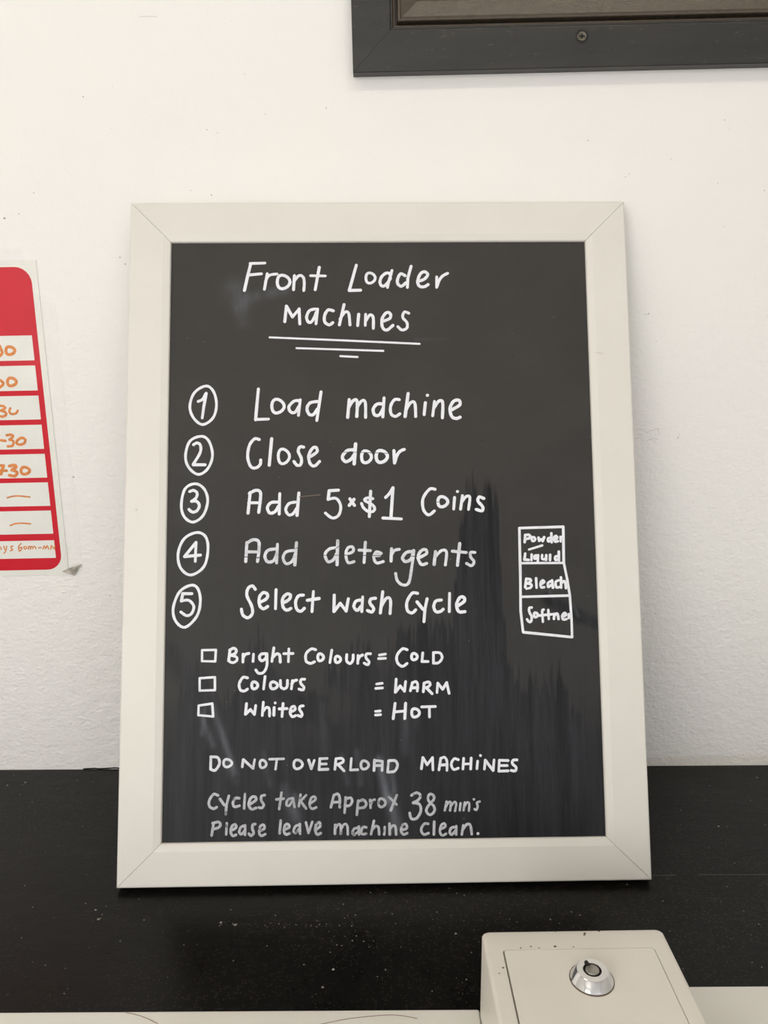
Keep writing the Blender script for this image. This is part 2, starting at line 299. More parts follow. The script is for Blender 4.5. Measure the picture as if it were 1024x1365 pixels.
# stroke data, tenths of a millimetre on the surface they are written on
BOARD_STROKES = """word|4.00|0.00|-1295,6020 -1325,5893 -1357,5740;-1300,6020 -1153,6024;-1318,5900 -1188,5912;-1129,5912 -1157,5751;~-1148,5819 -1134,5863 -1101,5899 -1030,5909;~-999,5893 -1019,5872 -1027,5840 -1026,5803 -1014,5773 -991,5757 -958,5759 -924,5779 -903,5812 -906,5848 -932,5879 -968,5895 -999,5893;-856,5891 -865,5745;~-861,5830 -811,5891 -769,5876 -757,5817 -762,5735;-606,5976 -647,5744;-693,5890 -545,5887
word|4.00|0.00|-232,5998 -305,5735 -192,5737;~-114,5914 -129,5899 -136,5874 -135,5846 -127,5823 -110,5811 -85,5812 -60,5828 -44,5853 -46,5880 -65,5904 -91,5916 -114,5914;~117,5899 74,5916 22,5875 5,5814 30,5777 73,5801 112,5862;127,5941 97,5838 80,5765;~259,5886 216,5906 187,5862 182,5808 219,5776 267,5813;321,5984 287,5862 281,5764;~385,5824 452,5849 488,5897 453,5927 410,5898 385,5824 404,5776 451,5770 489,5792;578,5872 576,5763;~576,5763 606,5841 642,5884 690,5909
word|4.00|0.00|-936,5575 -952,5416;-936,5575 -875,5464 -814,5538;-809,5546 -802,5391;~-647,5545 -706,5526 -734,5458 -710,5405 -671,5429 -635,5513;-623,5545 -640,5392;~-466,5524 -518,5534 -553,5477 -551,5409 -506,5380 -471,5404;-358,5589 -406,5379;~-398,5439 -353,5507 -313,5499 -300,5379;-212,5487 -223,5371;-142,5487 -147,5373;~-145,5414 -100,5479 -67,5455 -66,5341;~27,5413 100,5444 105,5492 65,5502 22,5437 26,5353 68,5323 130,5371;~291,5496 247,5509 230,5453 271,5400 270,5344 221,5323 181,5357
underline|2.60|0.00|-1103,5255 -378,5220 395,5180
underline|2.60|0.00|-835,5143 31,5110
underline|2.80|0.00|-398,5059 -227,5049
number_ring|3.60|0.00|~-1731,4764 -1656,4707 -1625,4577 -1656,4445 -1757,4375 -1847,4439 -1888,4557 -1844,4697 -1731,4764
step_number|3.80|0.00|~-1806,4608 -1763,4630 -1731,4689;-1728,4689 -1751,4549 -1764,4441
number_ring|3.60|0.00|~-1766,4258 -1693,4203 -1659,4064 -1705,3934 -1797,3879 -1891,3950 -1924,4066 -1881,4212 -1766,4258
step_number|3.80|0.00|~-1847,4175 -1811,4192 -1779,4167 -1781,4094 -1846,3981;-1846,3975 -1731,3974
word|4.00|0.00|-1212,4730 -1227,4560 -1238,4420;-1238,4423 -1111,4426;~-1050,4621 -1069,4601 -1078,4569 -1076,4533 -1065,4503 -1043,4487 -1012,4490 -979,4509 -958,4542 -962,4577 -987,4607 -1021,4624 -1050,4621;~-803,4609 -858,4605 -909,4550 -894,4498 -851,4491 -812,4549;-797,4619 -815,4461;~-626,4600 -699,4586 -730,4534 -713,4475 -670,4467 -626,4526;-591,4696 -612,4556 -634,4408
word|4.00|0.00|~-1201,4221 -1247,4229 -1297,4164 -1314,4047 -1282,3952 -1231,3940 -1191,3973 -1186,4017;-1079,4228 -1102,3965;~-988,4121 -1005,4100 -1013,4066 -1011,4028 -1001,3997 -982,3980 -953,3982 -924,4003 -905,4037 -908,4075 -931,4106 -961,4123 -988,4121;~-764,4142 -800,4145 -817,4101 -786,4028 -793,3970 -829,3963 -860,4000;~-706,4042 -634,4093 -641,4137 -677,4130 -714,4057 -699,3976 -656,3954 -608,3998
word|4.20|0.00|-312,4616 -328,4438;~-319,4536 -272,4606 -233,4597 -238,4447;~-235,4535 -190,4601 -153,4588 -151,4437;~25,4569 -36,4569 -75,4516 -58,4458 -11,4463 24,4525;34,4631 20,4440;~186,4612 139,4613 100,4551 102,4471 145,4444 189,4470;274,4674 241,4443;~249,4505 296,4580 339,4576 346,4443;444,4579 430,4460;466,4655 467,4655;535,4592 515,4447;~525,4521 575,4592 616,4583 611,4426;~696,4502 785,4555 777,4603 724,4591 688,4520 704,4440 747,4418 786,4431
word|4.40|0.00|~-266,4112 -335,4104 -383,4043 -353,3995 -301,4016 -263,4068;-252,4170 -267,3972;~-171,4097 -186,4080 -193,4053 -192,4022 -184,3996 -166,3983 -141,3984 -115,4001 -98,4029 -101,4060 -120,4086 -147,4099 -171,4097;~-24,4100 -41,4083 -49,4055 -48,4024 -38,3999 -19,3985 10,3987 40,4004 59,4031 57,4062 34,4088 3,4102 -24,4100;126,4100 131,3977;~131,3977 158,4056 190,4096 229,4112
number_ring|3.60|0.00|~-1825,3787 -1738,3736 -1701,3620 -1743,3476 -1841,3410 -1928,3464 -1958,3579 -1924,3737 -1825,3787
step_number|3.80|0.00|~-1878,3711 -1838,3722 -1805,3693 -1816,3647 -1858,3614;~-1858,3614 -1808,3613 -1782,3570 -1807,3520 -1850,3509 -1883,3535
word|4.00|0.00|-1287,3696 -1307,3494;~-1294,3686 -1237,3717 -1190,3702 -1187,3630 -1203,3500;-1301,3595 -1187,3594;~-1022,3600 -1086,3593 -1118,3543 -1093,3492 -1043,3506 -1012,3556;-998,3683 -1003,3481;~-843,3598 -907,3584 -939,3527 -914,3476 -872,3480 -829,3540;-811,3687 -829,3468
number_ring|3.60|0.00|~-1805,3308 -1719,3268 -1693,3147 -1730,2977 -1856,2896 -1956,2965 -1982,3107 -1925,3249 -1805,3308
step_number|3.80|0.00|-1810,3212 -1919,3075 -1766,3088;-1810,3212 -1815,3027
word|4.00|0.15|-1316,3207 -1326,3022;~-1316,3200 -1256,3233 -1202,3214 -1199,3128 -1212,3021;-1322,3115 -1198,3114;~-1042,3141 -1113,3127 -1141,3070 -1113,3016 -1056,3027 -1028,3084;-1019,3186 -1027,3005;~-857,3125 -935,3111 -964,3054 -935,2997 -878,3018 -843,3096;-834,3199 -850,2985
number_ring|3.60|0.00|~-1848,2798 -1784,2758 -1761,2638 -1794,2498 -1906,2394 -1998,2458 -2021,2584 -1960,2738 -1848,2798
step_number|3.80|0.00|-1844,2716 -1931,2717 -1944,2647;~-1942,2647 -1874,2653 -1824,2596 -1844,2526 -1893,2506 -1947,2541
word|4.00|0.00|~-1232,2752 -1261,2785 -1303,2760 -1312,2690 -1266,2591 -1259,2520 -1301,2479 -1351,2507 -1365,2563;~-1189,2625 -1125,2659 -1114,2702 -1154,2719 -1192,2674 -1189,2597 -1153,2564 -1111,2586;-1031,2746 -1036,2563;~-967,2616 -906,2650 -892,2692 -927,2703 -967,2658 -963,2580 -927,2548 -888,2565;~-767,2691 -814,2684 -842,2628 -831,2558 -793,2536 -758,2564;-670,2725 -684,2532;-729,2641 -616,2657
numeral|4.00|0.00|-423,3712 -514,3707 -524,3622;~-524,3622 -446,3631 -402,3558 -420,3468 -483,3438 -551,3487
multiplication_sign|4.00|0.00|-312,3626 -267,3561;-271,3620 -318,3561
dollar_sign|3.80|0.00|~-86,3625 -122,3635 -159,3626 -164,3607 -122,3583 -81,3555 -69,3522 -90,3498 -132,3499 -179,3537 -197,3579;-107,3698 -122,3450
numeral|4.00|0.00|~39,3636 75,3672 112,3731;112,3731 90,3437;10,3434 192,3423
word|4.00|0.00|~526,3713 472,3714 407,3623 409,3515 459,3460 517,3500;~576,3637 560,3623 553,3599 554,3573 562,3551 579,3540 605,3541 631,3556 648,3579 646,3605 626,3627 599,3639 576,3637;717,3630 706,3516;747,3689 748,3689;795,3647 774,3515;~785,3584 831,3638 867,3629 852,3511;~1005,3618 960,3633 947,3592 991,3537 984,3496 927,3511
word|4.00|0.12|~-443,3146 -511,3137 -556,3084 -529,3013 -476,3030 -443,3092;-432,3214 -440,2982;~-347,3082 -283,3109 -288,3153 -333,3145 -354,3082 -333,3002 -275,3010;-163,3197 -177,3001;-226,3122 -115,3116;~-8,3088 -56,3103 -82,3053 -57,2996 9,3008;-80,3067 -26,3070;92,3132 86,3012;~88,3066 117,3114 167,3126;~301,3103 238,3095 198,3042 228,3006 282,3032 307,3112;~310,3112 286,2943 256,2801 199,2779 146,2820 129,2891;~354,3040 431,3080 426,3120 382,3111 349,3049 380,2977 433,2986;521,3101 505,2976;~515,3047 578,3109 628,3096 615,2970;759,3176 733,2965;686,3103 821,3089;~906,3088 864,3089 864,3044 895,2999 871,2960 823,2982
word|4.00|0.00|-468,2688 -472,2531 -410,2608 -354,2534 -332,2651;~-202,2638 -256,2629 -279,2577 -247,2538 -212,2576;-193,2668 -203,2527;~-69,2654 -114,2646 -123,2607 -88,2557 -106,2522 -148,2537;2,2715 -23,2512;~-13,2574 37,2653 76,2635 71,2506
word|4.00|0.00|~340,2697 287,2698 236,2615 240,2533 284,2509 320,2539;334,2614 391,2543;432,2643 409,2543 398,2424;~570,2630 517,2621 495,2569 515,2519 559,2520 586,2541;651,2694 645,2518;~717,2566 792,2615 788,2654 749,2651 717,2584 737,2517 796,2516
drawer_outline|3.40|0.00|1347,3323 1779,3332 1773,2983 1800,2828 1822,2665 1832,2421 1831,2260;1347,3323 1345,2878 1339,2516 1357,2314;1361,2312 1831,2260;1356,2980 1768,2978;1352,2653 1803,2660
word|3.40|0.00|1403,3256 1396,3185;~1403,3254 1442,3255 1450,3228 1404,3213;~1475,3233 1470,3227 1467,3218 1467,3207 1470,3199 1476,3194 1485,3195 1494,3200 1500,3210 1499,3220 1492,3229 1483,3233 1475,3233;1533,3227 1538,3195 1560,3213 1573,3193 1588,3231;~1652,3226 1626,3217 1628,3189 1651,3198;1660,3269 1661,3180;~1688,3207 1716,3223 1705,3242 1686,3226 1692,3189 1720,3191;1748,3234 1749,3188;~1749,3213 1762,3231 1778,3237
slash|2.90|0.00|1436,3112 1567,3151
word|3.40|0.00|1398,3073 1389,3014 1430,3011;1461,3063 1458,3008;~1521,3053 1491,3049 1490,3022 1521,3031;1525,3056 1519,2990;~1564,3058 1563,3021 1586,3016 1601,3034 1604,3055;1604,3055 1600,3010;1642,3059 1639,3007;~1720,3047 1692,3038 1694,3006 1723,3020;1728,3088 1727,3001
word|3.40|0.00|1402,2827 1389,2746;~1402,2827 1443,2820 1438,2795 1406,2782;~1406,2782 1451,2770 1441,2741 1400,2732;1498,2831 1500,2740;~1538,2772 1575,2792 1562,2810 1541,2785 1546,2744 1573,2744;~1644,2802 1613,2784 1614,2744 1642,2766;1653,2809 1660,2739;~1717,2809 1689,2793 1692,2743 1722,2743;1741,2837 1740,2738;~1741,2779 1767,2801 1782,2783 1787,2733
word|3.40|0.00|~1447,2549 1424,2544 1423,2506 1444,2461 1437,2416 1417,2412 1399,2435;~1476,2498 1470,2491 1468,2481 1468,2470 1471,2461 1477,2456 1487,2457 1497,2463 1503,2473 1502,2484 1495,2493 1485,2498 1476,2498;~1562,2527 1549,2519 1549,2478 1552,2411;1520,2471 1647,2482;1608,2523 1610,2437;1664,2486 1660,2437;~1665,2468 1689,2488 1700,2472 1705,2436;~1742,2454 1779,2474 1766,2494 1742,2467 1750,2431 1784,2435;1805,2480 1805,2444;~1807,2462 1817,2477 1829,2482
checkbox|3.00|0.00|-1739,2175 -1607,2176 -1612,2067 -1738,2071 -1739,2175
checkbox|3.00|0.00|-1759,1910 -1614,1918 -1612,1796 -1757,1793 -1759,1910
checkbox|3.00|0.00|-1765,1653 -1636,1670 -1626,1549 -1767,1563 -1765,1653
word|3.60|0.00|-1472,2176 -1483,2072;~-1474,2172 -1436,2191 -1411,2169 -1423,2140 -1467,2122;~-1467,2122 -1413,2109 -1405,2075 -1442,2053 -1473,2063;-1345,2133 -1347,2058;~-1346,2096 -1325,2129 -1291,2139;-1246,2132 -1250,2063;~-1123,2134 -1171,2131 -1189,2100 -1170,2069 -1132,2087 -1117,2131;~-1117,2134 -1117,2024 -1147,1960 -1195,1950 -1223,1982;-1051,2189 -1069,2061;~-1065,2093 -1029,2130 -996,2121 -989,2054;-907,2178 -911,2056;-956,2133 -867,2134
word|3.60|0.00|~-649,2167 -691,2175 -741,2130 -741,2061 -699,2038 -660,2053;~-616,2127 -625,2117 -629,2101 -628,2084 -623,2070 -613,2062 -599,2063 -584,2072 -574,2088 -576,2105 -587,2120 -603,2128 -616,2127;-494,2161 -513,2043;~-450,2102 -458,2093 -462,2079 -461,2063 -457,2050 -447,2043 -433,2044 -419,2053 -410,2067 -412,2083 -422,2096 -437,2103 -450,2102;~-350,2118 -351,2057 -317,2033 -292,2064 -288,2113;-242,2109 -245,2033;~-244,2063 -226,2097 -198,2112;~-122,2123 -161,2120 -165,2085 -137,2047 -150,2019 -184,2035
equals_sign|3.20|0.00|-37,2110 22,2118;-44,2076 22,2078
word|3.60|0.00|~232,2157 186,2166 134,2105 137,2036 184,2000 230,2027;~287,2120 278,2111 274,2097 274,2081 279,2068 289,2061 303,2062 319,2070 328,2084 327,2100 316,2114 300,2121 287,2120;382,2125 373,2044 432,2043;485,2128 484,2032;~485,2127 547,2123 568,2077 533,2031 483,2027
word|3.60|0.00|~-1302,1908 -1346,1912 -1381,1853 -1370,1797 -1333,1784 -1301,1803;~-1248,1868 -1257,1859 -1261,1843 -1260,1826 -1255,1811 -1244,1804 -1229,1805 -1214,1814 -1204,1830 -1206,1847 -1218,1862 -1234,1869 -1248,1868;-1134,1919 -1148,1801;~-1068,1866 -1078,1857 -1083,1841 -1082,1824 -1076,1809 -1064,1802 -1046,1803 -1028,1812 -1016,1827 -1018,1845 -1032,1859 -1051,1867 -1068,1866;~-987,1880 -983,1821 -951,1801 -923,1823 -920,1879;-873,1878 -882,1800;~-878,1845 -860,1872 -831,1882;~-756,1889 -788,1886 -793,1852 -763,1815 -772,1788 -810,1797
equals_sign|3.20|0.00|-66,1835 -12,1842;-74,1794 -9,1798
word|3.60|0.00|123,1879 114,1757 161,1814 201,1765 213,1856;279,1846 258,1768;~274,1840 310,1854 328,1828 324,1764;266,1795 328,1797;390,1834 382,1758;~391,1839 434,1849 449,1826 429,1804 393,1793;413,1793 466,1738;522,1837 513,1749;522,1837 568,1779 608,1840 629,1740
word|3.60|0.00|-1310,1666 -1319,1568 -1272,1610 -1234,1564 -1222,1647;-1150,1677 -1159,1553;~-1155,1588 -1120,1627 -1093,1614 -1090,1546;-1046,1626 -1049,1555;-1036,1669 -1036,1669;-961,1662 -971,1541;-998,1613 -923,1615;~-895,1581 -848,1603 -854,1634 -882,1624 -894,1575 -873,1538 -841,1549;~-768,1638 -797,1633 -804,1605 -781,1567 -788,1540 -819,1549
equals_sign|3.20|0.00|-79,1578 -33,1582;-79,1544 -30,1547
word|3.60|0.00|110,1651 90,1509;210,1650 201,1508;117,1572 209,1579;~285,1597 273,1586 268,1567 269,1547 275,1530 288,1521 307,1522 328,1533 340,1551 339,1572 324,1589 303,1598 285,1597;364,1615 495,1617;438,1614 437,1520
word|3.40|0.10|-1644,1171 -1645,1060;~-1644,1174 -1580,1167 -1562,1111 -1602,1049 -1643,1060;~-1505,1148 -1518,1138 -1523,1121 -1522,1103 -1515,1088 -1500,1079 -1480,1080 -1459,1090 -1445,1107 -1448,1125 -1464,1141 -1486,1149 -1505,1148
word|3.20|0.20|-1339,1145 -1346,1078;-1336,1145 -1244,1062 -1229,1144;~-1166,1136 -1176,1126 -1180,1110 -1179,1091 -1174,1076 -1163,1067 -1147,1068 -1130,1078 -1120,1095 -1122,1113 -1135,1129 -1152,1137 -1166,1136;-1089,1145 -955,1147;-1019,1144 -1031,1052
word|3.40|0.08|~-839,1133 -852,1121 -858,1102 -857,1080 -850,1062 -835,1053 -813,1054 -791,1066 -777,1085 -779,1106 -796,1125 -819,1134 -839,1133;-718,1132 -692,1052 -664,1129;-611,1143 -619,1046;-611,1143 -542,1145;-616,1094 -550,1094;-619,1043 -535,1045;-458,1141 -469,1044;~-458,1141 -401,1143 -392,1110 -458,1084;-435,1084 -382,1028;-312,1142 -321,1035 -252,1037
word|3.40|0.20|~-204,1117 -215,1106 -221,1088 -220,1068 -214,1051 -200,1042 -181,1043 -161,1054 -149,1072 -151,1092 -166,1109 -186,1118 -204,1117;-92,1123 -98,1028;-92,1119 -17,1113;-93,1074 -21,1073;-17,1112 -21,1027;41,1113 32,1015;~42,1116 105,1115 126,1071 96,1018 32,1012
word|3.40|0.00|368,1141 353,1039;368,1141 409,1075 460,1140 463,1026;539,1134 520,1025;~535,1127 573,1142 597,1105 596,1019;526,1069 598,1073;~706,1117 666,1126 638,1077 659,1028 705,1039;757,1128 748,1030;829,1130 822,1029;752,1076 825,1078;890,1102 882,1032;917,1154 918,1153;963,1109 953,1027;963,1109 1036,1013 1047,1111;1097,1107 1090,1009;1097,1107 1181,1103;1092,1058 1171,1057;1090,1006 1178,1008;~1265,1108 1228,1105 1222,1073 1255,1040 1246,1007 1207,1011
word|3.40|0.50|~-1572,817 -1615,829 -1655,771 -1652,719 -1614,697 -1583,711;-1554,784 -1512,728;-1471,813 -1493,724 -1499,643;~-1372,789 -1410,790 -1432,746 -1417,712 -1371,720;-1319,828 -1326,695;~-1277,729 -1215,772 -1228,802 -1265,788 -1283,729 -1257,689 -1215,698;~-1133,815 -1164,804 -1164,764 -1142,727 -1159,698 -1189,702
word|3.20|0.60|-974,835 -996,685;-1022,774 -954,779;~-878,782 -916,768 -928,724 -901,716 -873,757;-866,782 -851,701;-794,815 -810,708;-741,810 -794,756 -744,687;~-703,731 -653,769 -665,794 -695,780 -709,721 -688,684 -647,695
word|3.30|0.50|-479,807 -508,696;~-479,804 -442,816 -424,776 -425,695;-498,740 -425,742;-368,783 -379,643;~-368,768 -322,779 -307,745 -333,708 -376,706
word|3.30|0.60|-250,752 -263,623;~-250,739 -204,759 -174,726 -194,690 -254,684;-137,758 -133,682;~-132,714 -117,747 -95,758;~-42,766 -52,755 -57,737 -57,717 -51,700 -39,691 -21,692 -3,703 8,721 6,741 -7,758 -25,767 -42,766;38,788 112,711;116,798 58,659
numeral|3.40|0.45|~255,793 305,817 340,792 321,752 270,725;~270,725 329,711 341,647 302,583 252,580 236,632
numeral|3.40|0.45|~463,790 430,802 409,767 429,726 465,693 471,648 435,613 399,633 398,670 432,718 467,755 463,790
word|3.00|0.45|587,732 569,652;~578,684 609,727 629,715 619,651;~623,683 659,726 678,710 666,645;720,714 711,650;759,722 747,649;~753,681 782,721 802,708 797,644;846,750 847,749;~902,728 875,717 881,684 869,652 851,659
word|3.30|0.50|-1612,564 -1629,454;~-1620,564 -1567,575 -1547,546 -1574,520 -1622,510;-1488,562 -1493,460;~-1450,493 -1400,522 -1411,550 -1441,532 -1450,481 -1430,447 -1400,456;~-1320,538 -1355,524 -1370,480 -1347,461 -1320,494;-1314,542 -1316,454;~-1220,551 -1244,544 -1247,508 -1235,471 -1259,446 -1280,464;~-1183,485 -1135,510 -1143,543 -1173,529 -1183,477 -1165,443 -1127,457
word|3.30|0.50|-981,580 -991,464;~-950,493 -900,519 -916,547 -941,533 -950,481 -931,452 -897,463;~-809,538 -844,524 -859,480 -838,465 -809,501;-802,545 -799,457;-744,559 -719,463 -684,563;~-650,492 -608,525 -620,558 -647,539 -655,485 -638,448 -605,459
word|3.30|0.50|~-255,502 -288,495 -305,463 -289,440 -255,465;-245,513 -244,443;~-176,506 -205,510 -222,478 -214,446 -176,448;-102,564 -131,444;~-124,480 -89,514 -60,504 -54,440;-1,507 -7,439;44,538 46,439;~46,487 77,520 100,505 106,438;~161,477 206,492 201,528 168,524 152,472 175,437 209,448
letter|3.30|0.50|-468,533 -471,453;~-470,494 -441,536 -416,522 -415,452;~-414,493 -380,538 -354,521 -350,446
word|3.30|0.45|~409,530 372,530 342,478 366,434 411,445;467,548 462,433;~525,480 571,503 562,531 533,515 519,459 540,422 577,437;~666,497 628,490 612,450 633,430 667,465;675,505 673,430;741,512 726,429;~732,469 775,520 808,511 820,431
full_stop|3.60|0.40|878,435 879,434
scratch|0.90|9.00|-1338,3067 -1265,3063 -1185,3058
scratch|0.80|9.00|-566,3075 -289,3074 -11,3065
scratch|0.80|9.00|-865,3141 -821,3148
scratch|0.80|9.00|-471,3127 -420,3163
scratch|0.80|9.00|259,3057 340,3055
scratch|0.70|9.00|-386,4090 -171,4084 65,4074
scratch|0.70|9.00|539,3588 591,3586
scratch|0.80|9.00|-1214,3050 -1178,3068
scratch|1.40|8.00|-803,3649 -711,3658 -631,3665
scratch|1.80|8.00|-631,3665 -605,3668"""
SIGN_STROKES = """price_mark|4.20|0.00|~-485,2562 -467,2509 -467,2481 -499,2449;~-395,2547 -412,2536 -421,2516 -422,2495 -416,2477 -399,2467 -374,2468 -347,2479 -328,2498 -328,2520 -346,2538 -372,2548 -395,2547
price_mark|4.20|0.00|~-528,2202 -498,2178 -493,2154 -531,2122;~-417,2216 -434,2204 -443,2185 -444,2163 -438,2145 -421,2135 -396,2136 -368,2147 -349,2167 -350,2189 -367,2207 -393,2217 -417,2216
price_mark|3.60|0.00|~-562,1923 -519,1918 -503,1894 -554,1870;~-554,1870 -503,1851 -502,1822 -540,1805 -575,1812;~-446,1892 -462,1857 -439,1831 -392,1838 -368,1867
price_mark|3.80|0.00|-606,1549 -542,1539;~-518,1600 -469,1605 -453,1584 -494,1551;~-494,1551 -453,1532 -469,1485 -521,1478;~-321,1548 -357,1570 -412,1539 -418,1506 -388,1494 -343,1505 -322,1533
price_mark|4.40|0.00|-640,1266 -595,1265 -633,1172;-647,1210 -567,1208;~-529,1259 -475,1268 -457,1247 -508,1214;~-508,1214 -452,1188 -483,1147 -544,1156;~-381,1242 -397,1231 -406,1213 -408,1192 -401,1175 -384,1165 -359,1166 -332,1177 -314,1195 -314,1216 -332,1233 -357,1243 -381,1242
price_mark|2.40|0.00|~-595,903 -527,919 -453,920 -344,906
price_mark|2.40|0.00|~-598,586 -541,605 -459,609 -371,600
price_note|1.80|0.00|~-752,344 -736,333 -735,309;-701,348 -691,305;~-668,347 -682,297 -708,265;~-597,346 -621,342 -615,319 -605,303 -633,294;~-501,375 -532,340 -533,289 -509,301 -499,329 -524,324;~-466,338 -472,334 -475,328 -475,320 -473,314 -467,311 -459,312 -449,315 -443,322 -443,329 -449,335 -458,338 -466,338;~-426,309 -418,339 -401,333 -401,308;~-398,330 -382,338 -374,311;~-365,332 -350,338 -341,310;-310,320 -280,323;-262,305 -243,342 -232,311 -209,344 -195,304;-174,303 -164,343 -132,303 -123,339"""

# ------------------------------------------------------------------ room shell
FZ, CZ = -.85, 1.75
struct(box('wall_back', (-2.3, 2.5, 0, .12, FZ, CZ), WALL))
WALL_SPECKS = [ (0.2848, 0.5286, 0.0006), (0.2118, 0.7010, 0.0005), (0.2982, 0.6827, 0.0004), (0.2559, 0.6685, 0.0004), (0.2522, 0.6656, 0.0004), (0.3499, 0.7195, 0.0005), (0.3551, 0.7117, 0.0003), (0.3479, 0.6593, 0.0004), (0.3967, 0.6517, 0.0005), (-0.3768, 0.6328, 0.0005), (-0.3921, 0.6285, 0.0010), (-0.3593, 0.6533, 0.0005), (-0.1665, 0.7100, 0.0004), (-0.1771, 0.7129, 0.0005), (-0.3005, 0.7444, 0.0006), (-0.3438, 0.3556, 0.0009), (-0.3372, 0.3547, 0.0003), (-0.3135, 0.2177, 0.0006), (-0.4504, 0.0919, 0.0005), (-0.1757, 0.6502, 0.0006), (-0.1971, 0.6547, 0.0004), (-0.1170, 0.7274, 0.0004), (-0.0552, 0.7328, 0.0005), (0.3209, 0.4837, 0.0003), (0.2947, 0.4996, 0.0004), (0.3139, 0.1921, 0.0004), (0.3005, 0.1849, 0.0005), (0.3095, 0.1794, 0.0004), (0.3254, 0.3960, 0.0005), (-0.2702, 0.7540, 0.0003), (-0.2698, 0.5822, 0.0006), (-0.2749, 0.5890, 0.0006) ]
WALL_LINES = [ [(0.2779, 0.4037), (0.2852, 0.4054), (0.2904, 0.4012), (0.2952, 0.4037), (0.3042, 0.4052)], [(0.2776, 0.3947), (0.2833, 0.3963), (0.2877, 0.3921)], [(0.2910, 0.3921), (0.2974, 0.3954), (0.3041, 0.3937)], [(0.3033, 0.4053), (0.3046, 0.3986)], [(0.3268, 0.4002), (0.3248, 0.3936)], [(0.2806, 0.3996), (0.2872, 0.3996)], [(0.3559, 0.2324), (0.3676, 0.2368), (0.3801, 0.2421), (0.3885, 0.2438)], [(0.3970, 0.0431), (0.4057, 0.0352), (0.4151, 0.0313), (0.4242, 0.0292)], [(0.4283, 0.0341), (0.4424, 0.0272), (0.4539, 0.0290)], [(-0.2386, 0.8174), (-0.2208, 0.8173)], [(0.2849, 0.5279), (0.2793, 0.5279)], [(-0.2721, 0.5837), (-0.2772, 0.5785), (-0.2838, 0.5747)], [(-0.2692, 0.5799), (-0.2760, 0.5731)], [(-0.2764, 0.5145), (-0.2724, 0.5137)] ]
WALL_LINES = WALL_LINES[:6]+WALL_LINES[9:-3]
wb = bpy.data.objects['wall_back']
SCUFF = plain('grey_scuff', (.38, .35, .31, 1), .8, var=.4, scale=300, bmp=0)
V, F = [], []
for x, z, r in WALL_SPECKS:
    b0 = len(V); V += [(x+r*1.2*math.cos(k*1.047+r*900), -.0001, z+r*math.sin(k*1.047+r*900)) for k in range(6)]; F.append(tuple(b0+k for k in range(6)))
for k in range(150):
    x, z = random.uniform(-.42, .44), random.uniform(.05, .85); r = random.uniform(.00012, .0003)
    b0 = len(V); V += [(x+r*math.cos(q*1.57), -.0001, z+r*math.sin(q*1.57)) for q in range(4)]; F.append(tuple(b0+q for q in range(4)))
o = link('dirt_specks', V, F, SCUFF, wb); o['kind'] = 'stuff'
for ln in WALL_LINES:
    V, F = stroke_mesh([(ln, len(ln) > 3)], .00022, 0, .00004); V = [(x, -.00006-z, y) for x, y, z in V]; link('scuff_mark', V, F, SCUFF, wb)
struct(box('floor', (-2.3, 2.5, -4.2, .12, FZ-.1, FZ), FLOOR))
struct(box('ceiling', (-2.3, 2.5, -4.2, .12, CZ, CZ+.1), WHITE_PAINT))
struct(box('wall_left', (-2.42, -2.3, -4.2, .12, FZ, CZ), WHITE_PAINT))
struct(box('wall_right', (2.5, 2.62, -4.2, .12, FZ, CZ), WHITE_PAINT))
for i, (x, y) in enumerate(((-1.3, -1.0), (.3, -1.0))):
    t = thing('ceiling_light', ('left' if i == 0 else 'right')+' long white ceiling batten light with a glowing diffuser', 'light', (x, y, CZ))
    box('housing', (-.6, .6, -.06, .06, -.03, 0), WHITE_PAINT, t, .004)
    box('diffuser', (-.58, .58, -.05, .05, -.07, -.03), LAMPM, t, .01)
# ------------------------------------------------------------------ black shelf along the wall
sh = thing('shelf', 'black painted shelf running along the white wall behind the machines', 'shelf', (0, -.18, 0))
box('shelf_top', (-1.25, 1.25, -.1805, .18, -.032, 0), SHELF, sh, .0012)
box('front_board', (-1.25, 1.25, -.165, -.147, FZ+.0, -.032), SHELF, sh)
V, F = stroke_mesh([([(.256, -.0221), (.2735, -.0222)], False), ([(.2735, -.0222), (.2775, -.0218)], False), ([(.30, -.0214), (.345, -.0219)], False), ([(.345, -.0219), (.42, -.0216)], False)], .0006, 0, .0001)
o = link('scratch', V, F, plain('scratched_grey', (.10, .095, .085, 1), .6), sh); o['label'] = 'thin pale scratch line'
V, F = stroke_mesh([([(-.362, .0002), (-.349, .0009), (-.343, .0003)], False), ([(-.343, .0003), (-.330, .0010), (-.323, .0013), (-.315, .0002)], True)], .0016, 0, .0001)
link('paint_smear', [(x, -.0003-z, y) for x, y, z in V], F, SHELF, bpy.data.objects['wall_back'])
# crumbs and lint lying on the shelf
rc = random.Random(11); V, F = [], []
def crumb(cx, cy, r, h):
    b0 = len(V); k = 6
    for j, (q, z) in enumerate(((1, 0), (.8, .7), (0, 1))):
        for i in range(k if q else 1):
            a = i*math.tau/k+j*.4; rr = r*q*(.7+.5*rc.random()); V.append((cx+rr*math.cos(a)*1.3, cy+rr*math.sin(a), h*z))
    for i in range(k):
        F.append((b0+i, b0+(i+1) % k, b0+k+(i+1) % k, b0+k+i)); F.append((b0+k+i, b0+k+(i+1) % k, b0+2*k))
for i in range(190):
    if i < 90: x, y = rc.uniform(-.30, .34), rc.uniform(-.35, -.235)
    elif i < 150: x, y = rc.uniform(-.05, .12), rc.gauss(-.265, .02)
    else: x, y = rc.choice((rc.uniform(-.40, -.24), rc.uniform(.26, .42))), rc.uniform(-.34, -.01)
    r = rc.choice((.00015, .0002, .0003, .0003, .0005)); crumb(x, y+.18, r, r*.8)
